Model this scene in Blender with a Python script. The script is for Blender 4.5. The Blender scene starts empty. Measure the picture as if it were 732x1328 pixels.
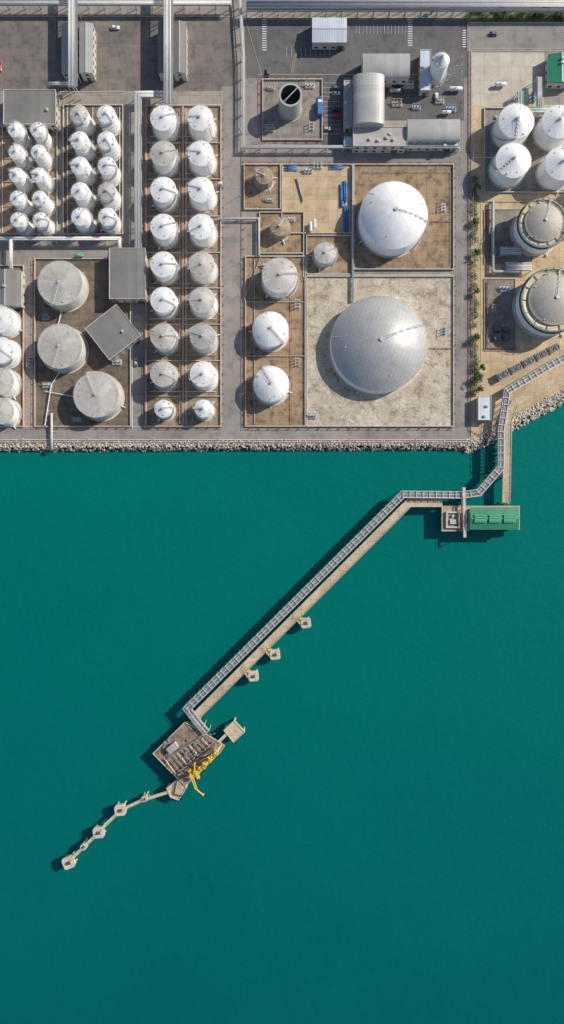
import bpy, math, random
from mathutils import Vector, noise
R=random.Random(7)
S=0.4; H=354.13
def W(px,py,z=0.0):
    k=(H-z)/H*S
    return ((px-366)*k,(664-py)*k)
def L(d,z=0.0): return d*S*(H-z)/H
scene=bpy.context.scene
# ------------------------------------------------------------------ materials
MATS={}
def lin(c):
    def f(v):
        v/=255.0
        return v/12.92 if v<=0.04045 else ((v+0.055)/1.055)**2.4
    return tuple(f(v) for v in c)
def alb(r,g,b,k=1.0):
    return tuple(min(v*k,0.85) for v in lin((r,g,b)))
class NT:
    def __init__(s,name):
        s.m=bpy.data.materials.new(name); s.m.use_nodes=True
        s.t=s.m.node_tree; s.b=s.t.nodes['Principled BSDF']
    def n(s,typ,**kw):
        nd=s.t.nodes.new(typ)
        for k,v in kw.items(): setattr(nd,k,v)
        return nd
    def l(s,a,b): s.t.links.new(a,b)
    def math(s,op,a,b=None,c=None):
        nd=s.n('ShaderNodeMath',operation=op)
        for i,v in enumerate((a,b,c)):
            if v is None: continue
            if isinstance(v,(int,float)): nd.inputs[i].default_value=v
            else: s.l(v,nd.inputs[i])
        return nd.outputs[0]
    def noise(s,vec,scale,detail=6,rough=.6):
        nd=s.n('ShaderNodeTexNoise'); nd.inputs['Scale'].default_value=scale
        nd.inputs['Detail'].default_value=detail; nd.inputs['Roughness'].default_value=rough
        s.l(vec,nd.inputs['Vector']); return nd.outputs['Fac']
    def mr(s,v,a,b,c=0,d=1):
        nd=s.n('ShaderNodeMapRange'); s.l(v,nd.inputs[0])
        for i,x in enumerate((a,b,c,d)): nd.inputs[i+1].default_value=x
        return nd.outputs[0]
    def mix(s,f,a,b,mode='MIX'):
        nd=s.n('ShaderNodeMix',data_type='RGBA',blend_type=mode)
        for sock,v in ((nd.inputs[0],f),(nd.inputs[6],a),(nd.inputs[7],b)):
            if isinstance(v,(int,float)): sock.default_value=v
            elif isinstance(v,tuple): sock.default_value=(*v[:3],1)
            else: s.l(v,sock)
        return nd.outputs[2]
    def coord(s,rnd=True,scale=(1,1,1)):
        tc=s.n('ShaderNodeTexCoord').outputs['Object']
        if not rnd: return tc
        oi=s.n('ShaderNodeObjectInfo').outputs['Random']
        off=s.math('MULTIPLY',oi,73.0)
        a=s.n('ShaderNodeVectorMath',operation='ADD'); s.l(tc,a.inputs[0]); s.l(off,a.inputs[1])
        m=s.n('ShaderNodeMapping'); m.inputs['Scale'].default_value=scale; s.l(a.outputs[0],m.inputs['Vector'])
        return m.outputs[0]
    def bump(s,h,strength=.3,dist=.1):
        b=s.n('ShaderNodeBump'); b.inputs['Strength'].default_value=strength; b.inputs['Distance'].default_value=dist
        s.l(h,b.inputs['Height']); s.l(b.outputs[0],s.b.inputs['Normal'])
    def out(s,col,rough=.7,metal=0):
        if isinstance(col,tuple): s.b.inputs['Base Color'].default_value=(*col[:3],1)
        else: s.l(col,s.b.inputs['Base Color'])
        s.b.inputs['Roughness'].default_value=rough; s.b.inputs['Metallic'].default_value=metal
        MATS[s.m.name]=s.m; return s.m
def dk(c,f): return tuple(v*f for v in c)
def mk(name,col,rough=.55,metal=0,var=.18,scale=.6,dirt=(.12,.09,.06),da=.35,rnd=.15,zs=1,sectors=0,rings=0,stripe=0,sd='x',grid=None,panel=(.9,1.03),lines=.38):
    t=NT(name); v=t.coord(True,(1,1,zs))
    n1=t.noise(v,scale); n2=t.noise(v,scale*.35,8,.7); n3=t.noise(v,scale*5,4)
    c=t.mix(t.mr(n1,.3,.7),dk(col,1-var),tuple(min(x*(1+var*.6),.85) for x in col))
    c=t.mix(t.math('MULTIPLY',t.mr(n2,.48,.72),da),c,dirt)
    c=t.mix(t.math('MULTIPLY',t.mr(n3,.5,.75),da*.5),c,dirt)
    oi=t.n('ShaderNodeObjectInfo').outputs['Random']
    b=t.mr(oi,0,1,1-rnd,1.0)
    hsv=t.n('ShaderNodeHueSaturation'); t.l(c,hsv.inputs['Color']); t.l(b,hsv.inputs['Value']); c=hsv.outputs[0]
    oc=t.coord(False)
    sp=t.n('ShaderNodeSeparateXYZ'); t.l(oc,sp.inputs[0])
    if sectors or rings:
        ang=t.math('ARCTAN2',sp.outputs[1],sp.outputs[0])
        a=t.math('MULTIPLY',t.math('ADD',ang,math.pi),sectors/(2*math.pi))
        fr=t.math('FRACT',a)
        rr=t.math('SQRT',t.math('ADD',t.math('MULTIPLY',sp.outputs[0],sp.outputs[0]),t.math('MULTIPLY',sp.outputs[1],sp.outputs[1])))
        w=t.math('MULTIPLY',t.math('MULTIPLY',t.math('MINIMUM',fr,t.math('SUBTRACT',1.0,fr)),2*math.pi/sectors),rr)
        ln=t.math('LESS_THAN',w,.10)
        fl=t.math('FLOOR',a)
        wn=t.n('ShaderNodeTexWhiteNoise',noise_dimensions='2D')
        cb=t.n('ShaderNodeCombineXYZ'); t.l(fl,cb.inputs[0]); t.l(t.math('FLOOR',t.math('MULTIPLY',rr,rings or .01)),cb.inputs[1]); t.l(cb.outputs[0],wn.inputs['Vector'])
        pv=t.mr(wn.outputs['Value'],0,1,panel[0],panel[1])
        h2=t.n('ShaderNodeHueSaturation'); t.l(c,h2.inputs['Color']); t.l(pv,h2.inputs['Value']); c=h2.outputs[0]
        if rings:
            fr2=t.math('FRACT',t.math('MULTIPLY',rr,rings)); ln=t.math('MAXIMUM',ln,t.math('LESS_THAN',fr2,.12*rings*.8))
        c=t.mix(t.math('MULTIPLY',ln,lines),c,dk(col,.35))
    if stripe:
        q=sp.outputs[0] if sd=='x' else sp.outputs[1]
        f=t.math('FRACT',t.math('MULTIPLY',q,1/stripe))
        c=t.mix(t.math('MULTIPLY',t.math('LESS_THAN',f,.25),.3),c,dk(col,.4))
        wn=t.n('ShaderNodeTexWhiteNoise',noise_dimensions='1D'); t.l(t.math('FLOOR',t.math('MULTIPLY',q,1/(stripe*3))),wn.inputs['W'])
        h2=t.n('ShaderNodeHueSaturation'); t.l(c,h2.inputs['Color']); t.l(t.mr(wn.outputs['Value'],0,1,.86,1.05),h2.inputs['Value']); c=h2.outputs[0]
    if grid:
        br=t.n('ShaderNodeTexBrick'); br.offset=0.0; br.inputs['Scale'].default_value=1
        br.inputs['Brick Width'].default_value=grid[0]; br.inputs['Row Height'].default_value=grid[1]
        br.inputs['Mortar Size'].default_value=grid[2]; br.inputs['Mortar Smooth'].default_value=0
        br.inputs['Color1'].default_value=(1,1,1,1); br.inputs['Color2'].default_value=(.9,.9,.9,1); br.inputs['Mortar'].default_value=(grid[3],grid[3],grid[3],1)
        mp=t.n('ShaderNodeMapping'); mp.inputs['Rotation'].default_value=(0,0,grid[4]); t.l(oc,mp.inputs['Vector']); t.l(mp.outputs[0],br.inputs['Vector'])
        c=t.mix(1.0,c,br.outputs['Color'],'MULTIPLY')
    t.bump(n3,.15,.05)
    return t.out(c,rough,metal)
def ground(name,c1,c2,dark,scale=.03,gridw=0,damt=.5,speck=.25,light=None):
    t=NT(name); v=t.coord(False)
    a=t.noise(v,scale,10,.65); b=t.noise(v,scale*4,8,.7); d=t.noise(v,1.6,5,.7)
    c=t.mix(t.mr(a,.35,.65),c1,c2)
    c=t.mix(t.math('MULTIPLY',t.mr(b,.5,.68),damt),c,dark)
    if light:
        e=t.noise(v,scale*2.3,9,.75); c=t.mix(t.mr(e,.53,.66,0,.85),c,light)
    c=t.mix(t.math('MULTIPLY',t.mr(d,.45,.75),speck),c,dark)
    for sc in ((.5,.03,1),(.03,.5,1)):
        mp=t.n('ShaderNodeMapping'); mp.inputs['Scale'].default_value=sc; t.l(v,mp.inputs['Vector'])
        st=t.noise(mp.outputs[0],1,5); c=t.mix(t.math('MULTIPLY',t.mr(st,.56,.75),.32),c,dark)
    if gridw:
        br=t.n('ShaderNodeTexBrick'); br.offset=0.0; br.inputs['Scale'].default_value=1
        br.inputs['Brick Width'].default_value=gridw; br.inputs['Row Height'].default_value=gridw
        br.inputs['Mortar Size'].default_value=.08; br.inputs['Mortar Smooth'].default_value=0
        br.inputs['Color1'].default_value=(1,1,1,1); br.inputs['Color2'].default_value=(.84,.84,.84,1); br.inputs['Mortar'].default_value=(.6,.58,.55,1)
        t.l(v,br.inputs['Vector']); c=t.mix(1.0,c,br.outputs['Color'],'MULTIPLY')
    t.bump(d,.3,.05)
    return t.out(c,.9)
G_land=ground('concrete_ground',alb(164,155,145),alb(143,136,128),alb(95,87,79),.03,6)
G_asph=ground('asphalt_grey',alb(150,144,138),alb(128,124,120),alb(90,85,81),.04,0)
G_yard=ground('asphalt_yard',alb(132,123,116),alb(108,102,98),alb(70,65,62),.05,9,.6)
G_dark=ground('asphalt_dark',alb(106,104,104),alb(90,89,91),alb(60,59,60),.05,0)
G_bund=ground('bund_floor_brown',alb(170,147,119),alb(138,117,94),alb(76,60,46),.06,5,.85)
G_bund2=ground('bund_floor_tan',alb(163,142,121),alb(132,114,97),alb(74,61,51),.06,4.5,.75)
G_bund3=ground('bund_floor_dark',alb(128,115,102),alb(102,92,82),alb(60,52,45),.05,5,.7)
G_grav=ground('gravel_pale',alb(196,186,168),alb(170,158,140),alb(108,94,76),.05,0,.75,.8,alb(216,210,197))
G_tan=ground('concrete_tan',alb(204,182,148),alb(184,163,132),alb(128,110,88),.04,6,.45)
G_pale=ground('concrete_pale',alb(200,193,179),alb(184,176,163),alb(140,130,116),.04,7,.4)
G_gry=ground('bund_floor_grey',alb(154,146,137),alb(132,125,117),alb(86,78,70),.05,5,.6)
G_deck=ground('jetty_concrete',alb(200,184,154),alb(180,163,134),alb(130,114,92),.1,5,.4)
G_rust=ground('platform_concrete',alb(165,146,130),alb(130,108,96),alb(78,57,48),.15,4,.7)
G_grass=ground('grass_mat',(.09,.12,.03),(.15,.14,.06),(.04,.06,.015),.15,0,.6,.5)
WHT=mk('paint_white',(.8,.8,.79),.4,0,.05,.5,(.4,.34,.28),.25,.06,.3)
WHTR=mk('tank_roof_white',(.8,.8,.8),.4,0,.06,.3,(.45,.4,.33),.3,.06,1,24,panel=(.93,1.02))
GRYR=mk('tank_roof_grey',(.48,.47,.455),.5,0,.12,.3,(.2,.17,.14),.45,.15,1,24)
BEIR=mk('tank_roof_beige',(.55,.53,.49),.55,0,.12,.3,(.26,.22,.17),.45,.12,1,24)
TANR=mk('tank_roof_tan',(.48,.46,.425),.55,0,.12,.2,(.2,.17,.13),.45,.1,1,28,.22,lines=.28)
RUSR=mk('tank_roof_rust',(.38,.29,.18),.6,0,.2,.4,(.12,.07,.04),.6,.1,1,16)
GRY=mk('tank_shell_grey',(.45,.45,.43),.5,0,.12,.5,(.18,.15,.12),.45,.12,.25)
SHEL=mk('tank_shell_aluminium',(.56,.56,.54),.45,.1,.12,.5,(.24,.2,.16),.4,.12,.25)
BEI=mk('tank_shell_beige',(.55,.53,.49),.55,0,.12,.5,(.24,.2,.15),.4,.12,.25)
RUS=mk('tank_shell_rust',(.36,.28,.19),.6,0,.2,.5,(.1,.06,.04),.6,.1,.25)
ALD=mk('dome_aluminium',(.45,.45,.45),.42,.15,.08,.15,(.27,.25,.23),.35,0,1,grid=(2.0,1.15,.1,.72,.35))
WDOM=mk('dome_white',(.78,.785,.8),.4,0,.05,.12,(.6,.54,.5),.4,0,1,20,.18,lines=.22)
CRN=mk('dome_grey_beige',(.41,.38,.335),.6,0,.1,.2,(.22,.18,.13),.4,0,1,26,.3,lines=.25)
STL=mk('steel_galvanised',(.58,.58,.57),.45,.2,.1,1,(.25,.22,.18),.25,.1)
DST=mk('steel_dark',(.12,.12,.125),.5,.2,.2,1,(.05,.04,.03),.3,.1)
GRT=mk('steel_grating',(.28,.29,.29),.6,.2,.15,1,(.1,.08,.06),.3,.1)
PW=mk('pipe_white',(.76,.76,.75),.4,0,.08,.6,(.4,.35,.3),.3,.1)
PR=mk('pipe_red',(.42,.1,.07),.5,0,.15,.6,(.2,.1,.07),.4,.1)
PG=mk('pipe_grey',(.42,.42,.42),.45,.1,.15,.6,(.18,.16,.13),.35,.1)
PD=mk('pipe_insulated_grey',(.27,.28,.28),.5,.1,.15,.6,(.14,.13,.11),.35,.1)
PB=mk('pipe_blue',(.04,.2,.5),.5,0,.15,1,(.1,.12,.2),.3,.1)
YEL=mk('paint_yellow',(.8,.5,.02),.45,0,.1,1,(.35,.2,.03),.35,.05)
PYL=mk('paint_pale_yellow',(.56,.52,.36),.5,0,.1,1,(.3,.25,.15),.35,.05)
GRN=mk('paint_green',(.02,.24,.13),.5,0,.12,.5,(.02,.12,.08),.3,.05,1,stripe=1.0)
GRN2=mk('paint_green_light',(.1,.4,.26),.5,0,.1,.5,(.05,.2,.12),.3,.05)
RFG=mk('roof_metal_grey',(.25,.24,.225),.55,.1,.1,.15,(.14,.12,.1),.4,.1,1,stripe=.9)
RFL=mk('roof_metal_light',(.42,.42,.41),.5,.1,.1,.15,(.2,.18,.16),.4,.1,1,stripe=1.1)
RFLy=mk('roof_metal_lighty',(.42,.42,.41),.5,.1,.1,.15,(.2,.18,.16),.4,.1,1,stripe=1.1,sd='y')
RFW=mk('roof_metal_white',(.62,.68,.76),.45,.1,.08,.15,(.3,.3,.32),.3,.1,1,stripe=1.2)
RFF=mk('roof_concrete',(.42,.4,.38),.8,0,.12,.3,(.18,.15,.13),.5,.1)
WAL=mk('wall_render',(.55,.53,.49),.8,0,.1,.5,(.25,.2,.16),.35,.1)
BWL=mk('bund_wall_concrete',(.5,.465,.42),.85,0,.15,.4,(.22,.17,.12),.45,.1)
RWL=mk('bund_wall_red',(.42,.31,.25),.85,0,.2,.4,(.22,.16,.12),.5,.1)
CON=mk('concrete_block',(.56,.51,.43),.85,0,.15,.8,(.2,.16,.12),.45,.1)
GLS=mk('glass_dark',(.03,.04,.05),.12,0,.1,1,(.02,.02,.02),.1,.1)
TYR=mk('tyre_rubber',(.025,.025,.025),.8)
PNT=mk('road_paint',(.7,.7,.68),.7,0,.1,1.5,(.25,.24,.22),.6,0)
PNY=mk('road_paint_yellow',(.6,.45,.15),.7,0,.1,1.5,(.25,.2,.1),.6,0)
ROK=mk('rock_mat',(.6,.54,.45),.9,0,.4,.9,(.2,.17,.13),.4,0)
BRK=mk('bark',(.1,.07,.05),.9)
def leafmat():
    t=NT('foliage_mat'); v=t.coord(False)
    c=t.mix(t.mr(t.noise(v,.8,4),.35,.65),(.03,.065,.015),(.09,.14,.03)); return t.out(c,.7)
LEAF=leafmat()
CARC=[mk('car_paint_'+n,c,.25,.1,.03,1,(.1,.1,.1),.08,0) for n,c in (('white',(.78,.78,.78)),('silver',(.45,.46,.48)),('black',(.03,.03,.035)),('red',(.45,.03,.03)),('blue',(.04,.12,.4)),('grey',(.15,.155,.16)))]
# ------------------------------------------------------------------ mesh builder
def offs(pts,d,closed=False):
    n=len(pts); out=[]
    for i in range(n):
        p=Vector(pts[i][:2])
        a=Vector(pts[i-1][:2]) if (i>0 or closed) else None
        b=Vector(pts[(i+1)%n][:2]) if (i<n-1 or closed) else None
        ns=[]
        if a is not None: t=(p-a).normalized(); ns.append(Vector((-t.y,t.x)))
        if b is not None: t=(b-p).normalized(); ns.append(Vector((-t.y,t.x)))
        if len(ns)==2:
            m=(ns[0]+ns[1]).normalized(); k=1/max(m.dot(ns[0]),.35); q=p+m*d*k
        else: q=p+ns[0]*d
        out.append((q.x,q.y))
    return out
class M:
    def __init__(s,o=(0,0)): s.v=[];s.f=[];s.m=[]
    def q(s,base,fs,mi):
        for f in fs: s.f.append(tuple(base+i for i in f)); s.m.append(mi)
    def prism(s,poly,z0,z1,mi=0,bot=True):
        n=len(poly); b=len(s.v)
        ar=sum(poly[i][0]*poly[(i+1)%n][1]-poly[(i+1)%n][0]*poly[i][1] for i in range(n))
        if ar<0: poly=poly[::-1]
        s.v+=[(x,y,z0) for x,y in poly]+[(x,y,z1) for x,y in poly]
        s.q(b,[tuple(range(n,2*n))]+[(i,(i+1)%n,n+(i+1)%n,n+i) for i in range(n)]+([tuple(range(n-1,-1,-1))] if bot else []),mi)
    def box(s,cx,cy,z0,z1,sx,sy,rot=0,mi=0):
        c,sn=math.cos(rot),math.sin(rot)
        s.prism([(cx+c*x-sn*y,cy+sn*x+c*y) for x,y in ((-sx/2,-sy/2),(sx/2,-sy/2),(sx/2,sy/2),(-sx/2,sy/2))],z0,z1,mi)
    def rev(s,prof,n=32,c=(0,0),mi=0,cap=False,a0=0):
        b=len(s.v)
        for r,z in prof:
            for i in range(n):
                a=a0+2*math.pi*i/n; s.v.append((c[0]+r*math.cos(a),c[1]+r*math.sin(a),z))
        for j in range(len(prof)-1):
            s.q(b,[(j*n+i,j*n+(i+1)%n,(j+1)*n+(i+1)%n,(j+1)*n+i) for i in range(n)],mi)
        if cap: s.q(b,[tuple((len(prof)-1)*n+i for i in range(n))],mi)
    def cyl(s,x,y,z0,z1,r,n=12,mi=0): s.rev([(r,z0),(r,z1)],n,(x,y),mi,True)
    def tube(s,pts,r,n=6,mi=0):
        b=len(s.v); P=[Vector(p) for p in pts]
        for i,p in enumerate(P):
            if i==0: t=P[1]-p
            elif i==len(P)-1: t=p-P[i-1]
            else: t=(P[i+1]-p).normalized()+(p-P[i-1]).normalized()
            if t.length<1e-6: t=Vector((0,0,1))
            t.normalize()
            u=t.cross(Vector((0,0,1)))
            if u.length<.05: u=t.cross(Vector((1,0,0)))
            u.normalize(); w=u.cross(t)
            for k in range(n):
                a=2*math.pi*k/n; q=p+(u*math.cos(a)+w*math.sin(a))*r; s.v.append(tuple(q))
        for j in range(len(P)-1):
            s.q(b,[(j*n+i,(j+1)*n+i,(j+1)*n+(i+1)%n,j*n+(i+1)%n) for i in range(n)],mi)
        s.q(b,[tuple(range(n)),tuple((len(P)-1)*n+n-1-i for i in range(n))],mi)
    def ribbon(s,pts,w,z0,z1,mi=0,closed=False):
        a=offs(pts,w/2,closed); c=offs(pts,-w/2,closed); n=len(pts)
        for i in range(n if closed else n-1):
            j=(i+1)%n; s.prism([a[i],a[j],c[j],c[i]],z0,z1,mi)
    def obj(s,name,mats,parent=None,smooth=False,loc=None):
        if not isinstance(mats,(list,tuple)): mats=[mats]
        me=bpy.data.meshes.new(name); me.from_pydata(s.v,[],s.f)
        for m in mats: me.materials.append(m)
        me.polygons.foreach_set('material_index',s.m)
        if smooth: me.polygons.foreach_set('use_smooth',[True]*len(s.f))
        me.update()
        o=bpy.data.objects.new(name,me); scene.collection.objects.link(o)
        if parent: o.parent=parent
        if loc: o.location=loc
        return o
def empty(name,x=0,y=0,z=0,rot=0):
    e=bpy.data.objects.new(name,None); e.location=(x,y,z); e.rotation_euler=(0,0,rot); e.empty_display_size=1
    scene.collection.objects.link(e); return e
LV=[0.012]
def sheet(name,pts,mat,z=None):
    if z is None: LV[0]+=.006; z=LV[0]
    P=[W(*p) for p in pts]; m=M(); n=len(P)
    ar=sum(P[i][0]*P[(i+1)%n][1]-P[(i+1)%n][0]*P[i][1] for i in range(n))
    if ar<0: P=P[::-1]
    m.v=[(x,y,z) for x,y in P]; m.f=[tuple(range(n))]; m.m=[0]
    return m.obj(name,mat)
def rc(x0,y0,x1,y1): return [(x0,y0),(x1,y0),(x1,y1),(x0,y1)]
# ------------------------------------------------------------------ land & sea
ZW=-3.0
coast=[(-3000,579),(0,579),(300,578),(560,577),(604,578),(618,575),(650,558),(690,536),(732,514),(900,428),(3000,-200)]
P=[W(*p) for p in coast]+[(W(3000,0)[0],4000),(W(-3000,0)[0],4000)]
m=M(); m.prism(P,-8,0.0,0); m.obj('ground',G_land)
def water():
    t=NT('sea_water'); v=t.coord(False)
    sp=t.n('ShaderNodeSeparateXYZ'); t.l(v,sp.inputs[0])
    a=t.noise(v,.006,4,.5); b=t.noise(v,.03,6,.6)
    g=t.math('ADD',t.mr(sp.outputs[1],-300,40),t.math('MULTIPLY',t.math('SUBTRACT',a,.5),.8))
    g=t.math('ADD',g,t.math('MULTIPLY',t.math('SUBTRACT',b,.5),.35))
    c=t.mix(g,(.0,.097,.099),(.0,.138,.117))
    mp=t.n('ShaderNodeMapping'); mp.inputs['Scale'].default_value=(.3,.6,1); mp.inputs['Rotation'].default_value=(0,0,.5); t.l(v,mp.inputs['Vector'])
    n1=t.noise(mp.outputs[0],1.0,5,.6); n2=t.noise(v,.12,3)
    h=t.math('ADD',n1,t.math('MULTIPLY',n2,1.2))
    t.bump(h,.5,.4)
    t.b.inputs['IOR'].default_value=1.33; t.b.inputs['Specular IOR Level'].default_value=.35
    return t.out(c,.2)
m=M(); m.v=[(-4000,-4000,ZW),(4000,-4000,ZW),(4000,4000,ZW),(-4000,4000,ZW)]; m.f=[(0,1,2,3)]; m.m=[0]; m.obj('sea_water',water())
def rocks():
    m=M()
    cp=[W(*p) for p in coast[1:-1]]; cp=[(-200,cp[0][1])]+cp
    for i in range(len(cp)-1):
        a=Vector(cp[i]);b=Vector(cp[i+1]); d=(b-a); ln=d.length
        if ln==0: continue
        t=d/ln; nrm=Vector((t.y,-t.x)); right=cp[i][0]>90
        wd=7.0 if right else 4.0; back=3.4 if right else 1.9
        for k in range(int(ln*wd*(2.0))):
            u=R.random(); w=R.random(); q=w*wd-back+R.gauss(0,.3)
            p=a+d*u+nrm*q; s=R.uniform(.3,.95)
            z=.15 if q<.2 else .15-(q-.2)/(wd-back)*2.9
            bi=len(m.v); ang=R.random()*6
            for dx,dy,dz in ((1,0,0),(0,1,0),(-1,0,0),(0,-1,0),(.1,.1,1),(0,0,-1)):
                x=dx*s*R.uniform(.7,1.2);y=dy*s*R.uniform(.6,1.1)
                m.v.append((p.x+x*math.cos(ang)-y*math.sin(ang)+R.uniform(-.1,.1),p.y+x*math.sin(ang)+y*math.cos(ang),z+dz*s*R.uniform(.5,.8)))
            m.q(bi,[(0,1,4),(1,2,4),(2,3,4),(3,0,4),(1,0,5),(2,1,5),(3,2,5),(0,3,5)],0)
    m.obj('riprap_rocks',ROK)
rocks()
# ------------------------------------------------------------------ sheets
sheet('service_yard',rc(-260,22,303,118),G_yard)
sheet('road',rc(-260,-14,900,21),G_asph)
sheet('road',rc(288,112,315,556),G_asph)
sheet('road',rc(-260,555,608,572),G_asph)
sheet('road',rc(589,60,611,556),G_asph)
sheet('road',rc(315,192,589,211),G_asph)
sheet('road',rc(162,125,189,555),G_asph)
sheet('road',rc(-260,306,162,334),G_asph)
sheet('car_park',rc(318,24,606,101),G_dark)
sheet('road',rc(606,30,900,66),G_asph)
sheet('verge_grass',rc(606,13,900,29),G_grass)
sheet('concrete_apron',rc(612,68,706,136),G_pale)
sheet('concrete_apron',[(612,136),(900,136),(900,422),(732,505),(690,529),(655,549),(618,570),(612,572)],G_tan)
sheet('car_park',rc(418,101,446,190),G_dark)
sheet('car_park',rc(499,101,602,156),G_dark)
sheet('concrete_apron',rc(318,103,342,188),G_asph)
def bund(x0,y0,x1,y1,mat,wall=BWL,h=1.1,w=.45):
    sheet('bund_floor',rc(x0,y0,x1,y1),mat)
    m=M(); m.ribbon([W(*p) for p in rc(x0,y0,x1,y1)],w,0,h,0,True); m.obj('bund_wall',wall)
def wall(pts,mat=BWL,h=1.0,w=.4,name='bund_wall'):
    m=M(); m.ribbon([W(*p) for p in pts],w,0,h); m.obj(name,mat)
bund(-3,164,75,304,G_bund2); bund(-90,164,-8,304,G_bund2)
bund(83,137,160,304,G_bund3)
bund(190,138,287,553,G_bund2,BWL,1.3)
for y in (186,233,281,328,374,421,468,514): wall([(191,y),(286,y)],BWL,1.0,.35)
wall([(238,139),(238,552)],RWL,1.2,1.0)
for y in (178,206,236,268): wall([(-2,y),(74,y)],RWL,.6,.3)
for y in (165,198,231,264): wall([(84,y),(159,y)],RWL,.6,.3)
bund(46,336,170,553,G_bund3); bund(-90,345,31,553,G_bund3)
bund(341,104,418,182,G_gry,BWL)
bund(317,214,364,272,G_bund); bund(366,214,457,303,G_tan)
bund(337,276,394,329,G_bund); bund(398,306,456,356,G_bund)
bund(459,214,588,350,G_bund); bund(319,333,396,553,G_bund); bund(398,359,588,553,G_grav)
wall([(320,392),(395,392)],BWL,.8,.3); wall([(320,462),(395,462)],BWL,.8,.3)
bund(628,141,740,250,G_gry); bund(628,272,690,343,G_gry,RWL,.5,.3); bund(628,362,668,455,G_gry,RWL,.5,.3)
# ------------------------------------------------------------------ tanks
def tank(px,py,rpx,h,roofm,shellm,kind='cone',rise=None,ang=None,name='storage_tank',band=None,stairs=True,n=None):
    cx,cy=W(px,py,h); r=L(rpx,h); n=n or (64 if r>8 else 36)
    e=empty(name,cx,cy,0)
    ang=R.uniform(0,6.28) if ang is None else ang
    big=r>8
    m=M(); m.rev([(r+.9,0.0),(r+.9,.25),(r-.2,.25)],n); m.obj('foundation_ring',CON,e)
    m=M(); nb=max(2,int(h/2.4))
    for i in range(nb):
        z0=.2+(h-.2)*i/nb; z1=.2+(h-.2)*(i+1)/nb; rr=r-.015*i
        m.rev([(rr,z0),(rr,z1-.04),(rr-.05,z1-.02),(rr-.05,z1)],n)
    m.obj('shell',shellm,e,True)
    rise=rise if rise is not None else r*.16
    if kind=='cone': prof=[(r*(1-t),h+rise*t) for t in (0,.25,.5,.75,.995)]
    elif kind=='dome': prof=[(r*(1-t),h+rise*(1-(1-t)**2)) for t in [i/14 for i in range(14)]+[.999]]
    m=M()
    if kind=='gallery':
        ri=r*.8
        m.rev([(r,h),(r,h+.3),(r-.4,h+.3),(r-.4,h-.2),(ri,h-.2)],n,mi=1)
        m.rev([(ri,h-.2),(ri,h+.8)]+[(ri*(1-t),h+.8+rise*(1-(1-t)**2)) for t in (0,.1,.2,.35,.5,.7,.85,.999)],n,mi=0)
        m.obj('roof',[roofm,PYL],e,True)
        g=M()
        for i in range(28):
            a=6.283*i/28; g.box((r-.1)*math.cos(a),(r-.1)*math.sin(a),h,h+1.5,.2,.2,a)
            if i%2==0: g.box((ri+r)/2*math.cos(a),(ri+r)/2*math.sin(a),h,h+.25,r-ri,.3,a)
        g.rev([(r+.1,h+1.4),(r+.1,h+1.55),(r-.1,h+1.55)],n); g.rev([(r+.9,h-1.6),(r+.9,h-1.5),(r,h-1.5)],n)
        g.rev([(ri+.5,h+1.3),(ri+.5,h+1.45),(ri+.35,h+1.45)],n)
        g.obj('gallery_railing',DST,e)
        def rz(q): return h+.8+rise*(1-(q/ri)**2) if q<ri else h+.4
    else:
        m.rev(prof,n); m.obj('roof',roofm,e,True)
        if kind=='cone':
            def rz(q): return h+rise*(1-q/r)
        else:
            def rz(q): return h+rise*(1-(q/r)**2)
    if band:
        m=M(); m.rev([(r+.03,band[0]),(r+.03,band[1])],n); m.obj('painted_band',PR,e,True)
    f=M(); top=rz(0)
    f.cyl(0,0,top-.3,top+.45,.3+.018*r,14); f.cyl(0,0,top+.45,top+.6,.45+.025*r,14)
    for k in range(3):
        a=ang+1.2+k*1.7; q=r*.72; f.cyl(q*math.cos(a),q*math.sin(a),rz(q)-.2,rz(q)+.35,.28,10)
    a=ang+.5; q=r*.85; f.box(q*math.cos(a),q*math.sin(a),rz(q)-.2,rz(q)+.4,.7,.7,a)
    f.obj('roof_vents',STL,e)
    w=M(); ca,sa=math.cos(ang),math.sin(ang)
    qs=[r*i/6 for i in range(7)]
    pr=[(q*ca,q*sa,rz(q)+.12) for q in qs]
    wid=.28 if not big else .4
    hr=.35 if not big else .8
    for sgn in (-1,1):
        w.tube([(x-sa*wid*sgn,y+ca*wid*sgn,z+hr) for x,y,z in pr],.035 if not big else .06,4)
        w.tube([(x-sa*wid*sgn,y+ca*wid*sgn,z) for x,y,z in pr],.06,4)
    for i in range(6):
        q=(qs[i]+qs[i+1])/2; w.box(q*ca,q*sa,rz(q)+.04,rz(q)+.16,r/6*.9,wid*1.9,ang)
    if kind!='gallery':
        w.rev([(r-.02,h+.97),(r-.02,h+1.03),(r-.08,h+1.03)],n)
        k=max(10,int(r*2))
        for i in range(k):
            a=6.283*i/k; w.box((r-.07)*math.cos(a),(r-.07)*math.sin(a),h-.1,h+1,.07,.07,a)
    w.obj('roof_walkway',STL,e)
    if stairs:
        st=M(); ns=int(h/.25); sw=h/.75/r
        a0=ang-sw
        for i in range(ns):
            a=a0+sw*i/ns; st.box((r+.5)*math.cos(a),(r+.5)*math.sin(a),h*i/ns+.1,h*i/ns+.18,.75,.35,a)
        for ro in (.12,.9):
            st.tube([((r+ro)*math.cos(a0+sw*i/12),(r+ro)*math.sin(a0+sw*i/12),h*i/12+1.1) for i in range(13)],.05,4)
            st.tube([((r+ro)*math.cos(a0+sw*i/12),(r+ro)*math.sin(a0+sw*i/12),h*i/12+.1) for i in range(13)],.07,4)
        st.obj('stairway',STL,e)
    p=M(); a=ang+2.6; c2,s2=math.cos(a),math.sin(a)
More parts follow.
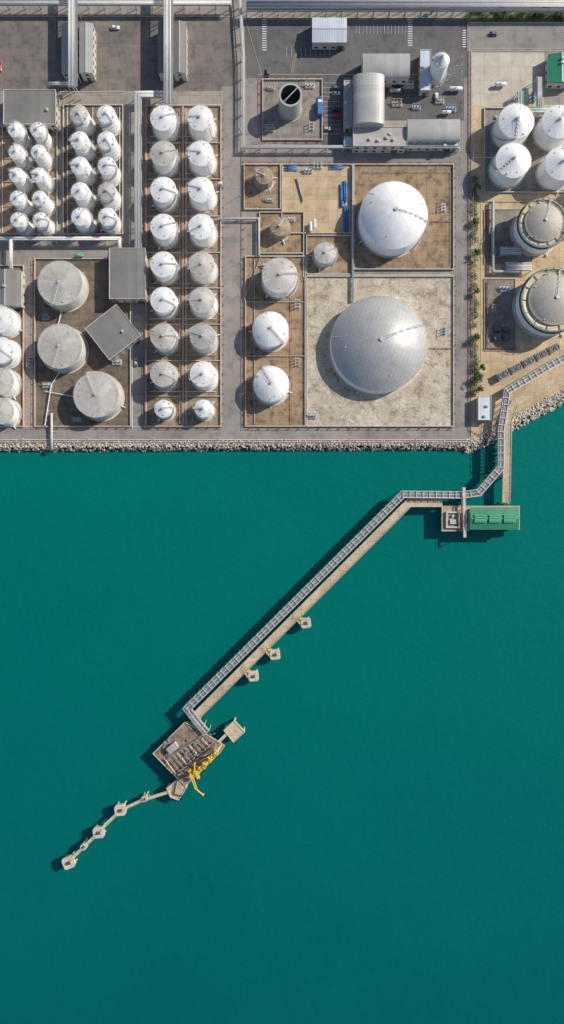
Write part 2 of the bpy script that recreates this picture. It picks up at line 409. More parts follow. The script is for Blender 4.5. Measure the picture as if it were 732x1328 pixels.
    p.tube([(r*.8*c2,r*.8*s2,rz(r*.8)+.2),((r+.25)*c2,(r+.25)*s2,h+.25),((r+.25)*c2,(r+.25)*s2,.5),((r+2.2)*c2,(r+2.2)*s2,.5)],.1,6)
    a=ang+3.9; p.tube([((r-.1)*math.cos(a),(r-.1)*math.sin(a),.8),((r+2.5)*math.cos(a),(r+2.5)*math.sin(a),.8)],.22,8)
    p.box((r+1.4)*math.cos(a),(r+1.4)*math.sin(a),.3,1.4,.6,.6,a)
    p.obj('inlet_pipes',PW,e,False)
    return e
def silo_roof(c): return {'w':(WHTR,WHT),'g':(GRYR,SHEL),'b':(BEIR,BEI),'l':(BEIR,WHT)}[c]
for x in (20,49,-26):
    for i,y in enumerate((168,197,227,257,285)):
        rf,sh=silo_roof('w'); tank(x+i*.9,y,9.7,11,rf,sh,rise=1.2)
for x,cs in ((103,'lwwww'),(138,'wwwlw')):
    for i,y in enumerate((148,182,215,248,281)):
        rf,sh=silo_roof(cs[i]); tank(x+i*.4,y,11.8,11,rf,sh,rise=1.4)
for x,x2,cs in ((212,212,'wlwwwwlbw'),(260,264,'wwwwllgww')):
    for i,y in enumerate((153,199,246,294,343,389,436,485,530)):
        rf,sh=silo_roof(cs[i]); tank(x+(x2-x)*i/8,y,16.8 if i<8 else 11.5,10.5 if i<8 else 8,rf,sh,rise=1.6,ang=(R.uniform(-.5,.5)+(0 if x<240 else math.pi)))
tank(78,367,29,9,TANR,BEI,ang=-1.9,rise=1.6); tank(78,449,29,9,TANR,BEI,ang=-1.9,rise=1.6); tank(125,512,29.5,9,TANR,BEI,ang=2.0,rise=1.6)
for y in (414,454,494,533): tank(2,y,17,9,*(silo_roof('w' if y<480 else 'l'))); tank(-48,y,17,9,*silo_roof('l'))
tank(363,357,23,9,BEIR,WHT,rise=2); tank(351,427,23,8,WHTR,WHT,'dome',3.2); tank(352,498,23,8,WHTR,WHT,'dome',3.2)
tank(343,228,11,6,RUSR,RUS,rise=1); tank(363,294,12,6,RUSR,RUS,rise=1.5); tank(422,328,14,6,BEIR,BEI,rise=1.4)
tank(511,279,44,10,WDOM,WHT,'dome',7,ang=-.2); tank(491.5,446,62.5,6,ALD,WHT,'dome',10,ang=.4)
tank(670,157,23,11,WHTR,WHT,rise=3.2); tank(666,208,23,11,WHTR,WHT,rise=3.2); tank(725,158,22,11,WHTR,WHT,rise=3.2); tank(729,212,22,11,WHTR,WHT,rise=3.2)
tank(705,289,31,12,CRN,WHT,'gallery',3,band=(1.5,2.3)); tank(718,389,41,12,CRN,WHT,'gallery',4,band=(1.5,2.5))
tank(785,250,30,12,WHTR,WHT); tank(573,78,10.5,14,WHTR,WHT,rise=3.5,name='silo')
def opentop():
    h=13; cx,cy=W(377,123,h); r=L(14.5,h); e=empty('open_top_tank',cx,cy)
    m=M(); m.rev([(r+.8,0),(r+.8,.3),(r,.3)],48); m.rev([(r,.2),(r,h),(r-.5,h),(r-.5,h-9),(0.01,h-9)],48)
    m.obj('shell',GRY,e)
    m=M(); m.rev([(r+.2,h-.5),(r+.2,h+.15),(r-.6,h+.15),(r-.6,h-.4)],48)
    for k in range(4): m.rev([(r+.02,2+k*2.6),(r+.15,2.1+k*2.6),(r+.02,2.3+k*2.6)],48)
    m.obj('stiffener_rings',GRY,e)
    m=M(); m.rev([(r-.52,h-.4),(r-.52,h-8.9),(.01,h-8.9)],40); m.obj('interior_lining',DST,e)
    m=M()
    for a in (0.3,2.4,4.5):
        m.tube([(r*1.05*math.cos(a),r*1.05*math.sin(a),.3),(r*1.05*math.cos(a),r*1.05*math.sin(a),h+.2)],.2,6)
    m.box(0,0,h-.2,h+.1,2*r,.4,.8); m.obj('external_risers',PG,e)
opentop()
# ------------------------------------------------------------------ buildings
def building(name,x0,y0,x1,y1,h,roof='flat',rm=RFG,wm=WAL,rot=0,units=2,win=True):
    cx,cy=W((x0+x1)/2,(y0+y1)/2,h); sx=L(abs(x1-x0),h); sy=L(abs(y1-y0),h)
    e=empty(name,cx,cy,0,rot)
    m=M(); m.box(0,0,0,h,sx-.6,sy-.6); m.obj('walls',wm,e)
    m=M()
    if roof=='flat':
        m.box(0,0,h+.002,h+.35,sx,sy); zt=h+.35
        p=M(); p.ribbon([(-sx/2+.15,-sy/2+.15),(sx/2-.15,-sy/2+.15),(sx/2-.15,sy/2-.15),(-sx/2+.15,sy/2-.15)],.25,zt+.002,zt+.3,0,True); p.obj('parapet',wm,e)
    elif roof=='gable':
        rs=min(sx,sy)*.1; zt=h+rs
        if sx>=sy: vs=[(-sx/2,-sy/2,h),(sx/2,-sy/2,h),(sx/2,sy/2,h),(-sx/2,sy/2,h),(-sx/2,0,h+rs),(sx/2,0,h+rs)]; fs=[(0,1,5,4),(2,3,4,5),(0,4,3),(1,2,5),(3,2,1,0)]
        else: vs=[(-sx/2,-sy/2,h),(sx/2,-sy/2,h),(sx/2,sy/2,h),(-sx/2,sy/2,h),(0,-sy/2,h+rs),(0,sy/2,h+rs)]; fs=[(3,0,4,5),(1,2,5,4),(0,1,4),(2,3,5),(3,2,1,0)]
        m.v=vs; m.q(0,fs,0)
        rg=M()
        if sx>=sy: rg.box(0,0,h+rs-.02,h+rs+.15,sx,.5)
        else: rg.box(0,0,h+rs-.02,h+rs+.15,.5,sy)
        rg.obj('ridge_cap',STL,e)
    else:
        k=14; ln,wd=(sx,sy) if roof=='archx' else (sy,sx)
        rs=wd*.2; zt=h+rs
        for i in range(k+1):
            a=math.pi*i/k; u=-math.cos(a)*wd/2; z=h+math.sin(a)*rs
            if roof=='archx': m.v+=[(-ln/2,u,z),(ln/2,u,z)]
            else: m.v+=[(u,ln/2,z),(u,-ln/2,z)]
        for i in range(k): m.f.append((2*i,2*i+1,2*i+3,2*i+2)); m.m.append(0)
        m.f.append(tuple(2*i for i in range(k,-1,-1))); m.m.append(0); m.f.append(tuple(2*i+1 for i in range(k+1))); m.m.append(0)
    m.obj('roof',rm,e)
    if win:
        g=M(); d=M()
        for sg in (-1,1):
            nx=max(1,int(sx/4))
            for i in range(nx):
                x=-sx/2+(i+.5)*sx/nx
                for fl in range(max(1,int(h/3.5))): g.box(x,sg*(sy/2-.28),fl*3.3+1.1,fl*3.3+2.4,1.6,.08)
            ny=max(1,int(sy/4))
            for i in range(ny):
                y=-sy/2+(i+.5)*sy/ny
                for fl in range(max(1,int(h/3.5))): g.box(sg*(sx/2-.28),y,fl*3.3+1.1,fl*3.3+2.4,.08,1.6)
        d.box(sx*.25+1.2 if sx>8 else 0,-sy/2+.24,0.05,min(3,h-.4),1.6 if sx<12 else 3,.12)
        g.obj('windows',GLS,e); d.obj('door',DST,e)
    u=M(); rr=random.Random(int(x0*7+y0))
    for i in range(units):
        x=rr.uniform(-.35,.35)*sx; y=rr.uniform(-.35,.35)*sy
        zb=zt if roof=='flat' else zt-.1
        if roof!='flat':
            if sx>=sy: y=0
            else: x=0
        u.box(x,y,zb-.2,zb+.9,rr.uniform(.8,1.8),rr.uniform(.8,1.5)); u.cyl(x,y,zb+.9,zb+1.05,.35,10)
    if units: u.obj('roof_units',STL,e)
    return e
building('warehouse',5,117,73,162,7,'flat',RFG,units=1)
building('warehouse',142,322,189,388,7,'flat',RFG,units=0)
building('warehouse',121,405,173,457,7,'flat',RFG,rot=math.radians(38),units=1)
building('warehouse',-12,350,28,397,6,'gable',RFG,units=1)
building('pipe_shed',80,30,101,95,7,'gable',RFL,units=0); building('pipe_shed',103,30,121,95,7,'gable',RFL,units=0)
building('pipe_shed',205,28,222,95,7,'gable',RFG,units=0); building('pipe_shed',224,28,242,95,7,'gable',RFG,units=0)
building('gatehouse',405,23,450,55,6,'gable',RFW,units=0)
building('workshop',470,70,531,102,8,'archx',RFL,units=0)
building('workshop',458,99,499,163,9,'archy',RFLy,units=0)
building('store_room',446,105,457,165,5,'flat',RFF,units=2)
building('office_building',458,165,528,190,7,'flat',RFF,units=5)
building('workshop',528,155,596,184,7,'archx',RFL,units=0)
building('office_building',528,184.5,596,190,5,'flat',RFW,units=3)
building('control_room',545,65,559,118,5,'flat',RFW,units=3)
building('control_room',446,178,458,190,4,'flat',RFW,units=1)
building('green_shed',711,70,745,108,5,'gable',GRN,units=2)
building('switch_room',620,514,637,545,4,'flat',RFW,units=2,win=False)
# ------------------------------------------------------------------ pipe racks
def rack(pts,z,w,np_,mats=(PW,),name='pipe_rack',r=.3,sup=8,walk=False,z0=0,frame=STL,tray=False):
    e=empty(name); Pw=[W(px,py,z) for px,py in pts]
    lanes=[(-w/2+w*(i+.5)/np_) for i in range(np_)]
    for k,mt in enumerate(mats):
        m=M()
        for i,d in enumerate(lanes):
            if i%len(mats)==k: m.tube([(x,y,z+.1*(i%2)) for x,y in offs(Pw,d)],r*(1 if i%3 else .8),6)
        m.obj('pipes',mt,e,True)
    f=M()
    for d in (-w/2,w/2):
        f.ribbon(offs(Pw,d),.3,z-.75,z-.4)
    for i in range(len(Pw)-1):
        a=Vector(Pw[i]);b=Vector(Pw[i+1]); t=b-a; ln=t.length; an=math.atan2(t.y,t.x); n=max(1,int(ln/sup)); nn=Vector((-t.y,t.x))/ln
        for j in range(n+1):
            p=a+t*(j/n)
            if j==0 and i>0: continue
            f.box(p.x,p.y,z-.72,z-.42,.35,w+.5,an)
            if tray: f.box(p.x,p.y,z+.5,z+.7,.3,w+.4,an)
            for d in (-1,1):
                q=p+nn*(w/2*d); f.box(q.x,q.y,z0,z-.76,.3,.3,an)
                if tray: f.box(q.x,q.y,z-.42,z+.5,.2,.2,an)
    if tray:
        for d in (-w/2,w/2): f.ribbon(offs(Pw,d),.16,z+.71,z+.85)
    f.obj('frame',frame,e)
    if tray:
        g=M(); g.ribbon(Pw,w-.35,z-.9,z-.8); g.obj('drip_tray',GRT,e)
    if walk:
        g=M(); g.ribbon(offs(Pw,w/2+.7),1.0,z-.3,z-.22); g.ribbon(offs(Pw,w/2+1.2),.08,z+.7,z+.8); g.obj('walkway',GRT,e)
    return e
rack([(93,-60),(93,112)],11,3.6,6,(PW,PW,PG),walk=True)
rack([(217,-60),(217,134)],11,3.6,6,(PW,PG,PW),walk=True)
rack([(93,108),(60,108)],6,1.8,4,(PG,PW))
rack([(212,122),(179,122),(179,330)],6,3.4,6,(PW,PW,PG),r=.34)
rack([(-100,309),(156,309)],5,1.8,4,(PW,PG)); rack([(14,309),(14,348)],5,1.6,3)
rack([(155,309),(155,322)],5,1.4,3)
rack([(283,283),(336,283),(336,330)],2.5,.8,2,r=.22); rack([(283,237),(288,237)],4,1,2)
rack([(310,-20),(316,72),(316,190),(596,190)],4,1.4,4,(PW,PG),r=.22)
rack([(900,5),(320,5)],7,3.4,6,(PW,PG,PG)); rack([(-200,3),(300,3)],6,2.4,5,(PG,PG,PW)); rack([(900,12),(320,12)],5,1.4,4,(PW,PG))
rack([(67,536),(67,582)],2.5,.8,2); rack([(458,214),(458,390)],2,.8,2,(PW,PG),r=.2)
rack([(676,118),(676,142),(720,142)],5,3,6,(PW,PG,GRN2)); rack([(700,100),(700,141)],5,2.5,5,(PG,PW))
rack([(650,325),(676,325)],4,4,7,(PG,PW)); rack([(658,345),(690,345)],4,4,6,(PW,PG,PG)); rack([(640,260),(640,352),(676,352)],2.5,1.2,3,(PG,PW))
def line(pts,mat,r=.15,z=.5,name='pipeline'):
    m=M(); m.tube([(*W(*p),z) for p in pts],r,6)
    for i in range(len(pts)-1):
        a=Vector(W(*pts[i]));b=Vector(W(*pts[i+1])); n=max(1,int((b-a).length/5))
        for j in range(n): p=a+(b-a)*((j+.5)/n); m.box(p.x,p.y,0,z-r*.5,.35,.35)
    m.obj(name,mat,smooth=False)
fw='fire_water_pipe'
line([(0,20),(300,20)],PR,.13,.6,fw); line([(188.5,136),(188.5,555),(290,555),(290,136)],PR,.10,1.6,fw)
line([(-100,573.8),(604,573.8)],PR,.14,.6,fw); line([(0,570.5),(610,570.5)],PW,.14,.6)
line([(317,190),(317,556),(590,556),(590,212),(317,212)],PR,.10,1.5,fw)
line([(338,101),(338,184),(420,184),(420,101),(338,101)],PR,.12,1.2,fw)
line([(608,66),(608,558),(625,566)],PR,.13,.5,fw); line([(606,20),(606,66)],PR,.13,.5,fw)
line([(632,276),(632,340)],PR,.25,.8,fw); line([(632,366),(632,452),(672,452)],PR,.25,.8,fw); line([(625,315),(675,315)],PR,.15,.8,fw)
line([(317,390),(338,335)],PG,.2,1.0)
line([(398,358),(588,358)],PW,.22,1.2); line([(458,350),(585,350)],PW,.15,1.3); line([(556,452),(588,452)],PR,.18,.8,fw)
line([(558,288),(588,288)],PR,.15,.8,fw); line([(365,276),(365,303),(397,303)],PW,.2,.6); line([(394,300),(394,360)],PW,.2,.6)
line([(31,345),(31,555)],PR,.1,1.3,fw); line([(44,336),(44,555),(172,555)],PR,.1,1.4,fw); line([(172,335),(172,555)],PW,.16,.7)
for y in (176,224,271,319,366,412,459,506):
    line([(195,y+2),(281,y+2)],R.choice([PW,PG]),.14,.8)
for x in (234,242,236): line([(x,142),(x,550)],R.choice([PW,PR,PG]),.13,1.5)
for x in (36,64,4): line([(x,166),(x,302)],PW,.13,.7)
for x in (121,156,88): line([(x,140),(x,302)],PW,.13,.7)
line([(82,400),(75,432)],PW,.25,1.5); line([(82,478),(68,500),(60,552)],PW,.25,1.5); line([(60,508),(98,515)],PW,.2,1.3)
line([(330,335),(330,550)],PG,.2,.6); line([(377,335),(377,550)],PR,.12,.7,fw)
line([(470,224),(584,224),(584,345)],PG,.12,.6)
line([(612,205),(640,205)],PW,.14,.6); line([(628,262),(690,262)],PG,.15,.6)
def stack(x0,y0,x1,y1,n,name='blue_pipe_stack',mat=PB):
    e=empty(name); m=M()
    for i in range(n):
        a,b=(W(x0+i*1.4,y0+R.uniform(-2,2)),W(x1+i*1.4,y1+R.uniform(-2,2))) if abs(y1-y0)>abs(x1-x0) else (W(x0+R.uniform(-2,2),y0+i*1.4),W(x1,y1+i*1.4))
        m.tube([(*a,.5+.4*(i%2)),(*b,.5+.4*(i%2))],.26,8)
    m.obj('pipes',mat,e,True)
    m=M()
    for t in (.2,.8):
        x,y=W(x0+(x1-x0)*t+n*.7*(abs(y1-y0)>abs(x1-x0)),y0+(y1-y0)*t+n*.7*(abs(y1-y0)<=abs(x1-x0))); m.box(x,y,.2,.3,n*.6 if abs(y1-y0)>abs(x1-x0) else .3,.3 if abs(y1-y0)>abs(x1-x0) else n*.6)
    m.obj('timber_bearers',BRK,e)
stack(441,240,441,270,3); stack(445,235,445,262,4); stack(446,268,446,302,5); stack(370,216,386,216,5); stack(384,234,392,262,2,'steel_pipe_stack',PG)
stack(412,126,412,152,4); stack(446,215,428,215,4)
def skid(px,py,rot=0,s=1.0):
    x,y=W(px,py); e=empty('pump_skid',x,y,0,rot); r=R
    m=M(); m.box(0,0,.02,.3,6*s,3.2*s); m.obj('base_slab',CON,e)
    m=M()
    for i in range(3):
        xx=(-2+2*i)*s; m.cyl(xx,.2*s,.3,1.7,.45*s,10); m.box(xx,-1*s,.3,1.1,.8*s,.6*s); m.tube([(xx,.2*s,1.7),(xx,.2*s,2.2),(xx,1.5*s,2.2)],.15,6)
    m.obj('pumps',r.choice([PG,PG,STL,PB]),e)
    m=M(); m.tube([(-3*s,1.5*s,2.2),(3*s,1.5*s,2.2)],.16,6); m.tube([(-3*s,-1.5*s,1.0),(3*s,-1.5*s,1.0)],.14,6); m.obj('manifold',PG,e)
for p in ((378,285,0),(400,222,0),(412,216,0),(350,168,0),(404,165,1.57),(352,115,0),(402,112,0),(636,300,1.57),(645,330,0),(655,425,0),(640,400,1.57),
          (668,130,0),(690,128,1.57),(655,375,0),(515,135,0),(540,140,0),(570,132,0),(585,142,0),(530,112,0),(350,260,0),(60,412,0),(62,500,0),(152,470,0),(100,545,0),(40,470,1.57),(575,430,1.57),(575,270,1.57),(405,540,0),(345,345,0),(386,470,1.57),(386,395,1.57),(700,505,.5)):
    skid(p[0],p[1],p[2],R.uniform(.6,.95))
def vessel(px,py,ln,r,rot,mat):
    x,y=W(px,py); e=empty('pressure_vessel',x,y,0,rot); m=M(); k=12
    pr=[(-ln/2-r*.6,.02),(-ln/2-r*.4,r*.7),(-ln/2,r),(ln/2,r),(ln/2+r*.4,r*.7),(ln/2+r*.6,.02)]
    for xx,rr in pr:
        for i in range(k): a=6.283*i/k; m.v.append((xx,rr*math.cos(a),r+1+rr*math.sin(a)))
    for j in range(len(pr)-1): m.q(0,[(j*k+i,(j+1)*k+i,(j+1)*k+(i+1)%k,j*k+(i+1)%k) for i in range(k)],0)
    m.obj('vessel_shell',mat,e,True)
    m=M(); m.box(-ln*.3,0,0.02,1.3,.4,r*1.5); m.box(ln*.3,0,0.02,1.3,.4,r*1.5); m.cyl(0,0,2*r+.9,2*r+1.6,.3,8); m.obj('saddles',STL,e)
for v in ((403,296,4,.9,1.57,WHT),(408,292,4,.8,1.57,WHT),(590,118,6,1,0,WHT),(648,112,5,.9,0,WHT),(512,120,5,.9,0,GRY),(578,148,4,.8,0,WHT),(104,333,4,.8,0,GRN2)):
    vessel(*v)
def cooler(px,py,rot):
    x,y=W(px,py,3); e=empty('air_cooler',x,y,0,rot); m=M(); m.box(0,0,2.2,3.2,6,4.2)
    for a in (-2.7,2.7):
        for b in (-1.9,1.9): m.box(a,b,0.02,2.198,.25,.25)
    m.obj('casing',GRY,e); m=M(); m.box(0,0,3.202,3.3,5.4,3.7); m.obj('intake_screen',DST,e); m=M()
    for i in (-1.5,1.5):
        m.rev([(1.25,3.3),(1.25,3.65),(1.1,3.65),(1.1,3.3)],16,(i,0)); m.box(i,0,3.45,3.55,2.2,.25,.6)
    m.obj('fans',GRT,e)
for i in range(5): cooler(653+i*16.5,486-i*8.6,math.radians(27.5))
for x,y in ((644,427),(656,427),(644,438),(656,438)):
    xx,yy=W(x,y); m=M(); m.box(xx,yy,.02,1.8,3.4,3.2); m.box(xx,yy,1.8,2.0,2.6,2.4); m.obj('transformer_cabinet',DST)
# ------------------------------------------------------------------ jetty
ZD=3.0
def deck(pts,w,name='jetty_deck',zt=ZD,th=.9,piles=12,kerb=True,mat=G_deck):
    e=empty(name); P=[W(px,py,zt) for px,py in pts]
    m=M(); m.ribbon(P,w,zt-th,zt); m.obj('slab',mat,e)
    if kerb:
        m=M()
        for d in (-w/2+.15,w/2-.15): m.ribbon(offs(P,d),.25,zt+.004,zt+.3)
        m.obj('kerbs',CON,e)
        m=M()
        for d in (-w/2+.15,w/2-.15):
            m.tube([(x,y,zt+1.2) for x,y in offs(P,d)],.05,4)
        for i in range(len(P)-1):
            a=Vector(P[i]);b=Vector(P[i+1]);t=b-a;n=max(1,int(t.length/3));nn=Vector((-t.y,t.x))/t.length
            for j in range(n):
                p=a+t*((j+.5)/n)
                for d in (-w/2+.15,w/2-.15): q=p+nn*d; m.box(q.x,q.y,zt+.3,zt+1.2,.08,.08)
        m.obj('handrail',STL,e)
    m=M()
    for i in range(len(P)-1):
        a=Vector(P[i]);b=Vector(P[i+1]);t=b-a;n=max(1,int(t.length/piles));nn=Vector((-t.y,t.x))/t.length
        for j in range(n+1):
            p=a+t*(j/n)
            for d in (-.35,.35): q=p+nn*w*d; m.cyl(q.x,q.y,-9,zt-th-.5,.45,10)
            m.box(p.x,p.y,zt-th-.8,zt-th-.002,1.2,w*1.0,math.atan2(t.y,t.x))
    m.obj('piles',CON,e)
deck([(860,420),(735,488),(668,522),(659,545),(656.5,652)],4.0)
deck([(573,652),(531,652),(252,931)],4.4)
rack([(860,396),(733,463),(658,507),(650,560),(650,606),(621,639),(600,642),(523,641),(243,919),(256,936),(268,950)],5.5,3.4,6,(PG,PD,PW),'jetty_pipe_rack',.2,3.2,z0=-3.0,tray=True)
def platform(poly,name='jetty_platform',mat=G_deck,zt=ZD,th=1.2):
    P=[W(x,y,zt) for x,y in poly]; e=empty(name); m=M(); m.prism(P,zt-th,zt-.01); m.obj('slab',mat,e)
    ar=sum(P[i][0]*P[(i+1)%len(P)][1]-P[(i+1)%len(P)][0]*P[i][1] for i in range(len(P)))
    m=M(); m.ribbon(offs(P,.2 if ar>0 else -.2,True),.35,zt,zt+.35,0,True); m.obj('edge_kerb',CON,e)
    cx=sum(p[0] for p in P)/len(P);cy=sum(p[1] for p in P)/len(P)
    m=M()
    for x,y in P: m.cyl(x+(cx-x)*.15,y+(cy-y)*.15,-9,zt-th,.6,12)
    m.cyl(cx,cy,-9,zt-th,.6,12); m.obj('piles',CON,e)
    return e,cx,cy
platform([(573,656),(674,656),(674,687),(607,687),(607,689),(573,689)])
def green():
    h=ZD+4.5; e=empty('green_roof_pump_house'); x0,y0=W(610,658,h); x1,y1=W(673,687,h); cx,cy=(x0+x1)/2,(y0+y1)/2; sx,sy=x1-x0,y0-y1
    e.location=(cx,cy,0)
    m=M(); m.box(0,0,ZD+.01,h-.2,sx-1.2,sy-1.2); m.obj('walls',WAL,e)
    m=M(); m.v=[(-sx/2,-sy/2,h-.19),(sx/2,-sy/2,h-.19),(sx/2,sy/2,h-.19),(-sx/2,sy/2,h-.19),(-sx/2,0,h+1),(sx/2,0,h+1)]; m.q(0,[(0,1,5,4),(2,3,4,5),(0,4,3),(1,2,5),(3,2,1,0)],0); m.obj('roof',GRN,e)
    m=M()
    for i in (-1,0,1): m.box(i*sx*.3,0,h+.5,h+1.45,sx*.24,sy*.34)
    m.obj('roof_monitors',GRN2,e)
    m=M()
    for i in (-1,0,1):
        for j in (-1,0,1): m.box(i*sx*.3,sy*j*.11,h+1.452,h+1.53,sx*.21,.55)
    m.obj('louvres',GRN,e)
    m=M()
    for i in range(4): m.box(-sx*.45+i*sx*.3,0,h+1.0,h+1.12,sx*.05,.35)
    m.obj('ridge_cap',GRN2,e)
    m=M()
    for i in range(6): m.box(-sx/2+(i+.5)*sx/6,-sy/2+.57,ZD+1,ZD+2.5,2,.1)
    m.obj('windows',GLS,e)
green()
def pit():
    x,y=W(587,674,ZD); e=empty('seawater_intake_pit',x,y,0); m=M(); m.ribbon([(-3.2,-3.8),(3.2,-3.8),(3.2,3.8),(-3.2,3.8)],.8,ZD,ZD+1.6,0,True); m.obj('walls',CON,e)
    m=M(); m.box(0,0,ZD,ZD+.5,5.5,6.7); m.obj('floor',GRT,e); m=M(); m.box(0,-1,ZD+.5,ZD+1.6,3.0,2.4); m.cyl(0,2,ZD+.5,ZD+1.8,.7,12); m.obj('pump_casing',GRY,e)
pit()
def gang():
    e=empty('access_gangway'); m=M(); a=W(602,632,6); b=W(603,697,6)
    m.ribbon([a,b],1.3,5.6,5.8)
    for d in (-.65,.65): m.ribbon(offs([a,b],d),.12,6.6,6.72)
    m.obj('walkway',STL,e); m=M()
    for i in range(8):
        p=Vector(a)+(Vector(b)-Vector(a))*(i/7); m.box(p.x,p.y,ZD-5,5.6,.25,.25)
    m.tube([(a[0]-1.3,a[1],6),(b[0]-1.3,b[1]+6,6)],.3,8); m.obj('red_supports',PR,e)
gang()
platform([(198,977),(240,936),(262,948),(292,967),(286,976),(240,1020)],mat=G_rust)
platform([(290,947),(304,934),(318,949),(303,963)],'mooring_platform'); platform([(216,1022),(231,1010),(243,1021),(232,1038),(221,1034)],'mooring_platform')
def equip():
    e=empty('loading_manifold'); mp=M(); mg=M(); mr=M()
    for i in range(11):
        x0,y0=228+i*4.8,1003-i*4.0
        p=Vector(W(x0,y0,ZD+1)); q=Vector(W(x0-15+i*.5,y0-20+i*1.0,ZD+1))
        (mp if i%3==0 else mg).tube([(p.x,p.y,ZD+1.2),((p.x+q.x)/2,(p.y+q.y)/2,ZD+1.2),(q.x,q.y,ZD+1.2)],.17,6)
        mg.box(p.x,p.y,ZD,ZD+2.0,.7,.7,.7)
        mr.cyl((p.x+q.x)/2,(p.y+q.y)/2,ZD+1.2,ZD+2.1,.28,8)
    for k in range(4):
        a=W(216+k*4,985-k*5,ZD+2); b=W(262+k*6,955-k*1.5,ZD+2); mg.tube([(*a,ZD+1.8+.2*k),(*b,ZD+1.8+.2*k)],.16,6)
    for k in range(10):
        x,y=W(R.uniform(212,268),R.uniform(958,990),ZD); mg.box(x,y,ZD,ZD+R.uniform(.5,1.8),R.uniform(.6,1.8),R.uniform(.6,1.8),.7)
    mp.obj('white_pipes',PW,e,True); mg.obj('grey_pipes',PD,e); mr.obj('valves',PR,e)
    c=W(225,968,ZD); b=empty('jetty_cabin',c[0],c[1],0,math.radians(40)); m=M(); m.box(0,0,ZD,ZD+2.8,5,3.0); m.obj('walls',WAL,b); m=M(); m.box(0,0,ZD+2.81,ZD+3,5.6,3.6); m.obj('roof',RFL,b); m=M(); m.box(1,-1.51,ZD+1,ZD+2.2,1.4,.1); m.box(-1.4,-1.51,ZD,ZD+2.1,.9,.1); m.obj('windows',GLS,b)
    t=empty('fire_monitor_tower',*W(283,966,ZD)); m=M()
    for a in (-1,1):
        for b2 in (-1,1): m.tube([(a*1.2,b2*1.2,ZD),(a*.7,b2*.7,ZD+9)],.12,4)
    for z in (2,4,6,8): m.ribbon([(-1,-1),(1,-1),(1,1),(-1,1)],.12,ZD+z,ZD+z+.12,0,True)
    m.box(0,0,ZD+9,ZD+9.15,1.6,1.6); m.tube([(0,0,ZD+9.2),(0,0,ZD+10),(1.2,-.8,ZD+10.6)],.15,6); m.obj('lattice_frame',PYL,t)
equip()
def arm(px,py,dx,dy,reach):
    x,y=W(px,py,ZD); e=empty('marine_loading_arm',x,y,0); m=M(); l=math.hypot(dx,dy); dx/=l;dy/=l
    m.cyl(0,0,ZD,ZD+.5,1.0,12); m.cyl(0,0,ZD+.5,ZD+7,.45,10); m.cyl(0,0,ZD+6.6,ZD+7.4,.75,10)
    p1=(dx*reach*.5,dy*reach*.5,ZD+10.5); p2=(dx*reach,dy*reach,ZD+5.5)
    for s in (-.45,.45): m.tube([(-dy*s,dx*s,ZD+7),(p1[0]-dy*s,p1[1]+dx*s,p1[2])],.24,8)
    m.tube([p1,p2],.38,8); m.tube([(0,0,ZD+7),(-dx*3,-dy*3,ZD+5.6)],.35,8)
    m.box(-dx*3.0,-dy*3.0,ZD+4.8,ZD+6.0,1.5,1.5,math.atan2(dy,dx)); m.tube([p2,(p2[0],p2[1],ZD+4.2)],.5,8)
    m.tube([(-dx*2.5,-dy*2.5,ZD+6.8),(dx*reach*.45,dy*reach*.45,ZD+11)],.1,4)
    m.obj('arm_assembly',YEL,e)
arm(251,1000,.5,-.9,11.5); arm(257,995,-.2,.75,4); arm(264,990,.55,.7,7.5); arm(271,983,.5,.8,7); arm(279,975,.5,.7,6)
def dolphin(px,py,s,rot,name='mooring_dolphin'):
    x,y=W(px,py,ZD); e=empty(name,x,y,0,rot); m=M(); c=s*.16; h=s/2
    pl=[(-h+c,-h),(h-c,-h),(h,-h+c),(h,h-c),(h-c,h),(-h+c,h),(-h,h-c),(-h,-h+c)]
    m.prism(pl,ZD-1.8,ZD+.2); m.obj('cap',CON,e)
    m=M()
    for a in (-1,1):
        for b in (-1,1): m.tube([(a*h*.55,b*h*.55,ZD-1.8),(a*h*.9,b*h*.9,-9)],.4,10)
    m.obj('piles',CON,e)
    m=M(); m.box(0,0,ZD+.2,ZD+.6,s*.34,s*.3)
    for k in (-.4,.4): m.cyl(k,0,ZD+.6,ZD+1.2,.22,8); m.cyl(k,0,ZD+1.2,ZD+1.35,.35,8)
    m.obj('mooring_hooks',DST,e)
    m=M()
    q=[(-h+.2,-h+.2),(h-.2,-h+.2),(h-.2,h-.2),(-h+.2,h-.2)]
    for a in q: m.box(a[0]*.86,a[1]*.86,ZD+.2,ZD+1.2,.08,.08)
    m.ribbon([(a[0]*.86,a[1]*.86) for a in q],.07,ZD+1.15,ZD+1.22,0,True)
    m.obj('rail_posts',STL,e)
def catwalk(a,b,z=ZD,w=1.2,mat=PYL):
    A=W(*a,z);B=W(*b,z); e=empty('catwalk'); m=M(); m.ribbon([A,B],w,z-.3,z-.1); m.obj('deck_grating',mat,e)
    m=M()
    for d in (-w/2,w/2):
        o=offs([A,B],d); m.ribbon(o,.16,z-.6,z-.05)
        m.ribbon(o,.08,z+.95,z+1.05)
        n=max(2,int((Vector(B)-Vector(A)).length/2))
        for i in range(n+1):
            p=Vector(o[0])+(Vector(o[1])-Vector(o[0]))*(i/n); m.box(p.x,p.y,z-.1,z+.95,.07,.07)
    m.obj('railings',mat,e)
for px,py,jx,jy in ((397,808,383,796),(357,849,343,837),(329,877,316,864)):
    dolphin(px,py,5.2,.1); catwalk((jx,jy),(px-4,py-4),mat=YEL); catwalk((jx-2,jy+3),(px-6,py+2),ZD-.1,.8)
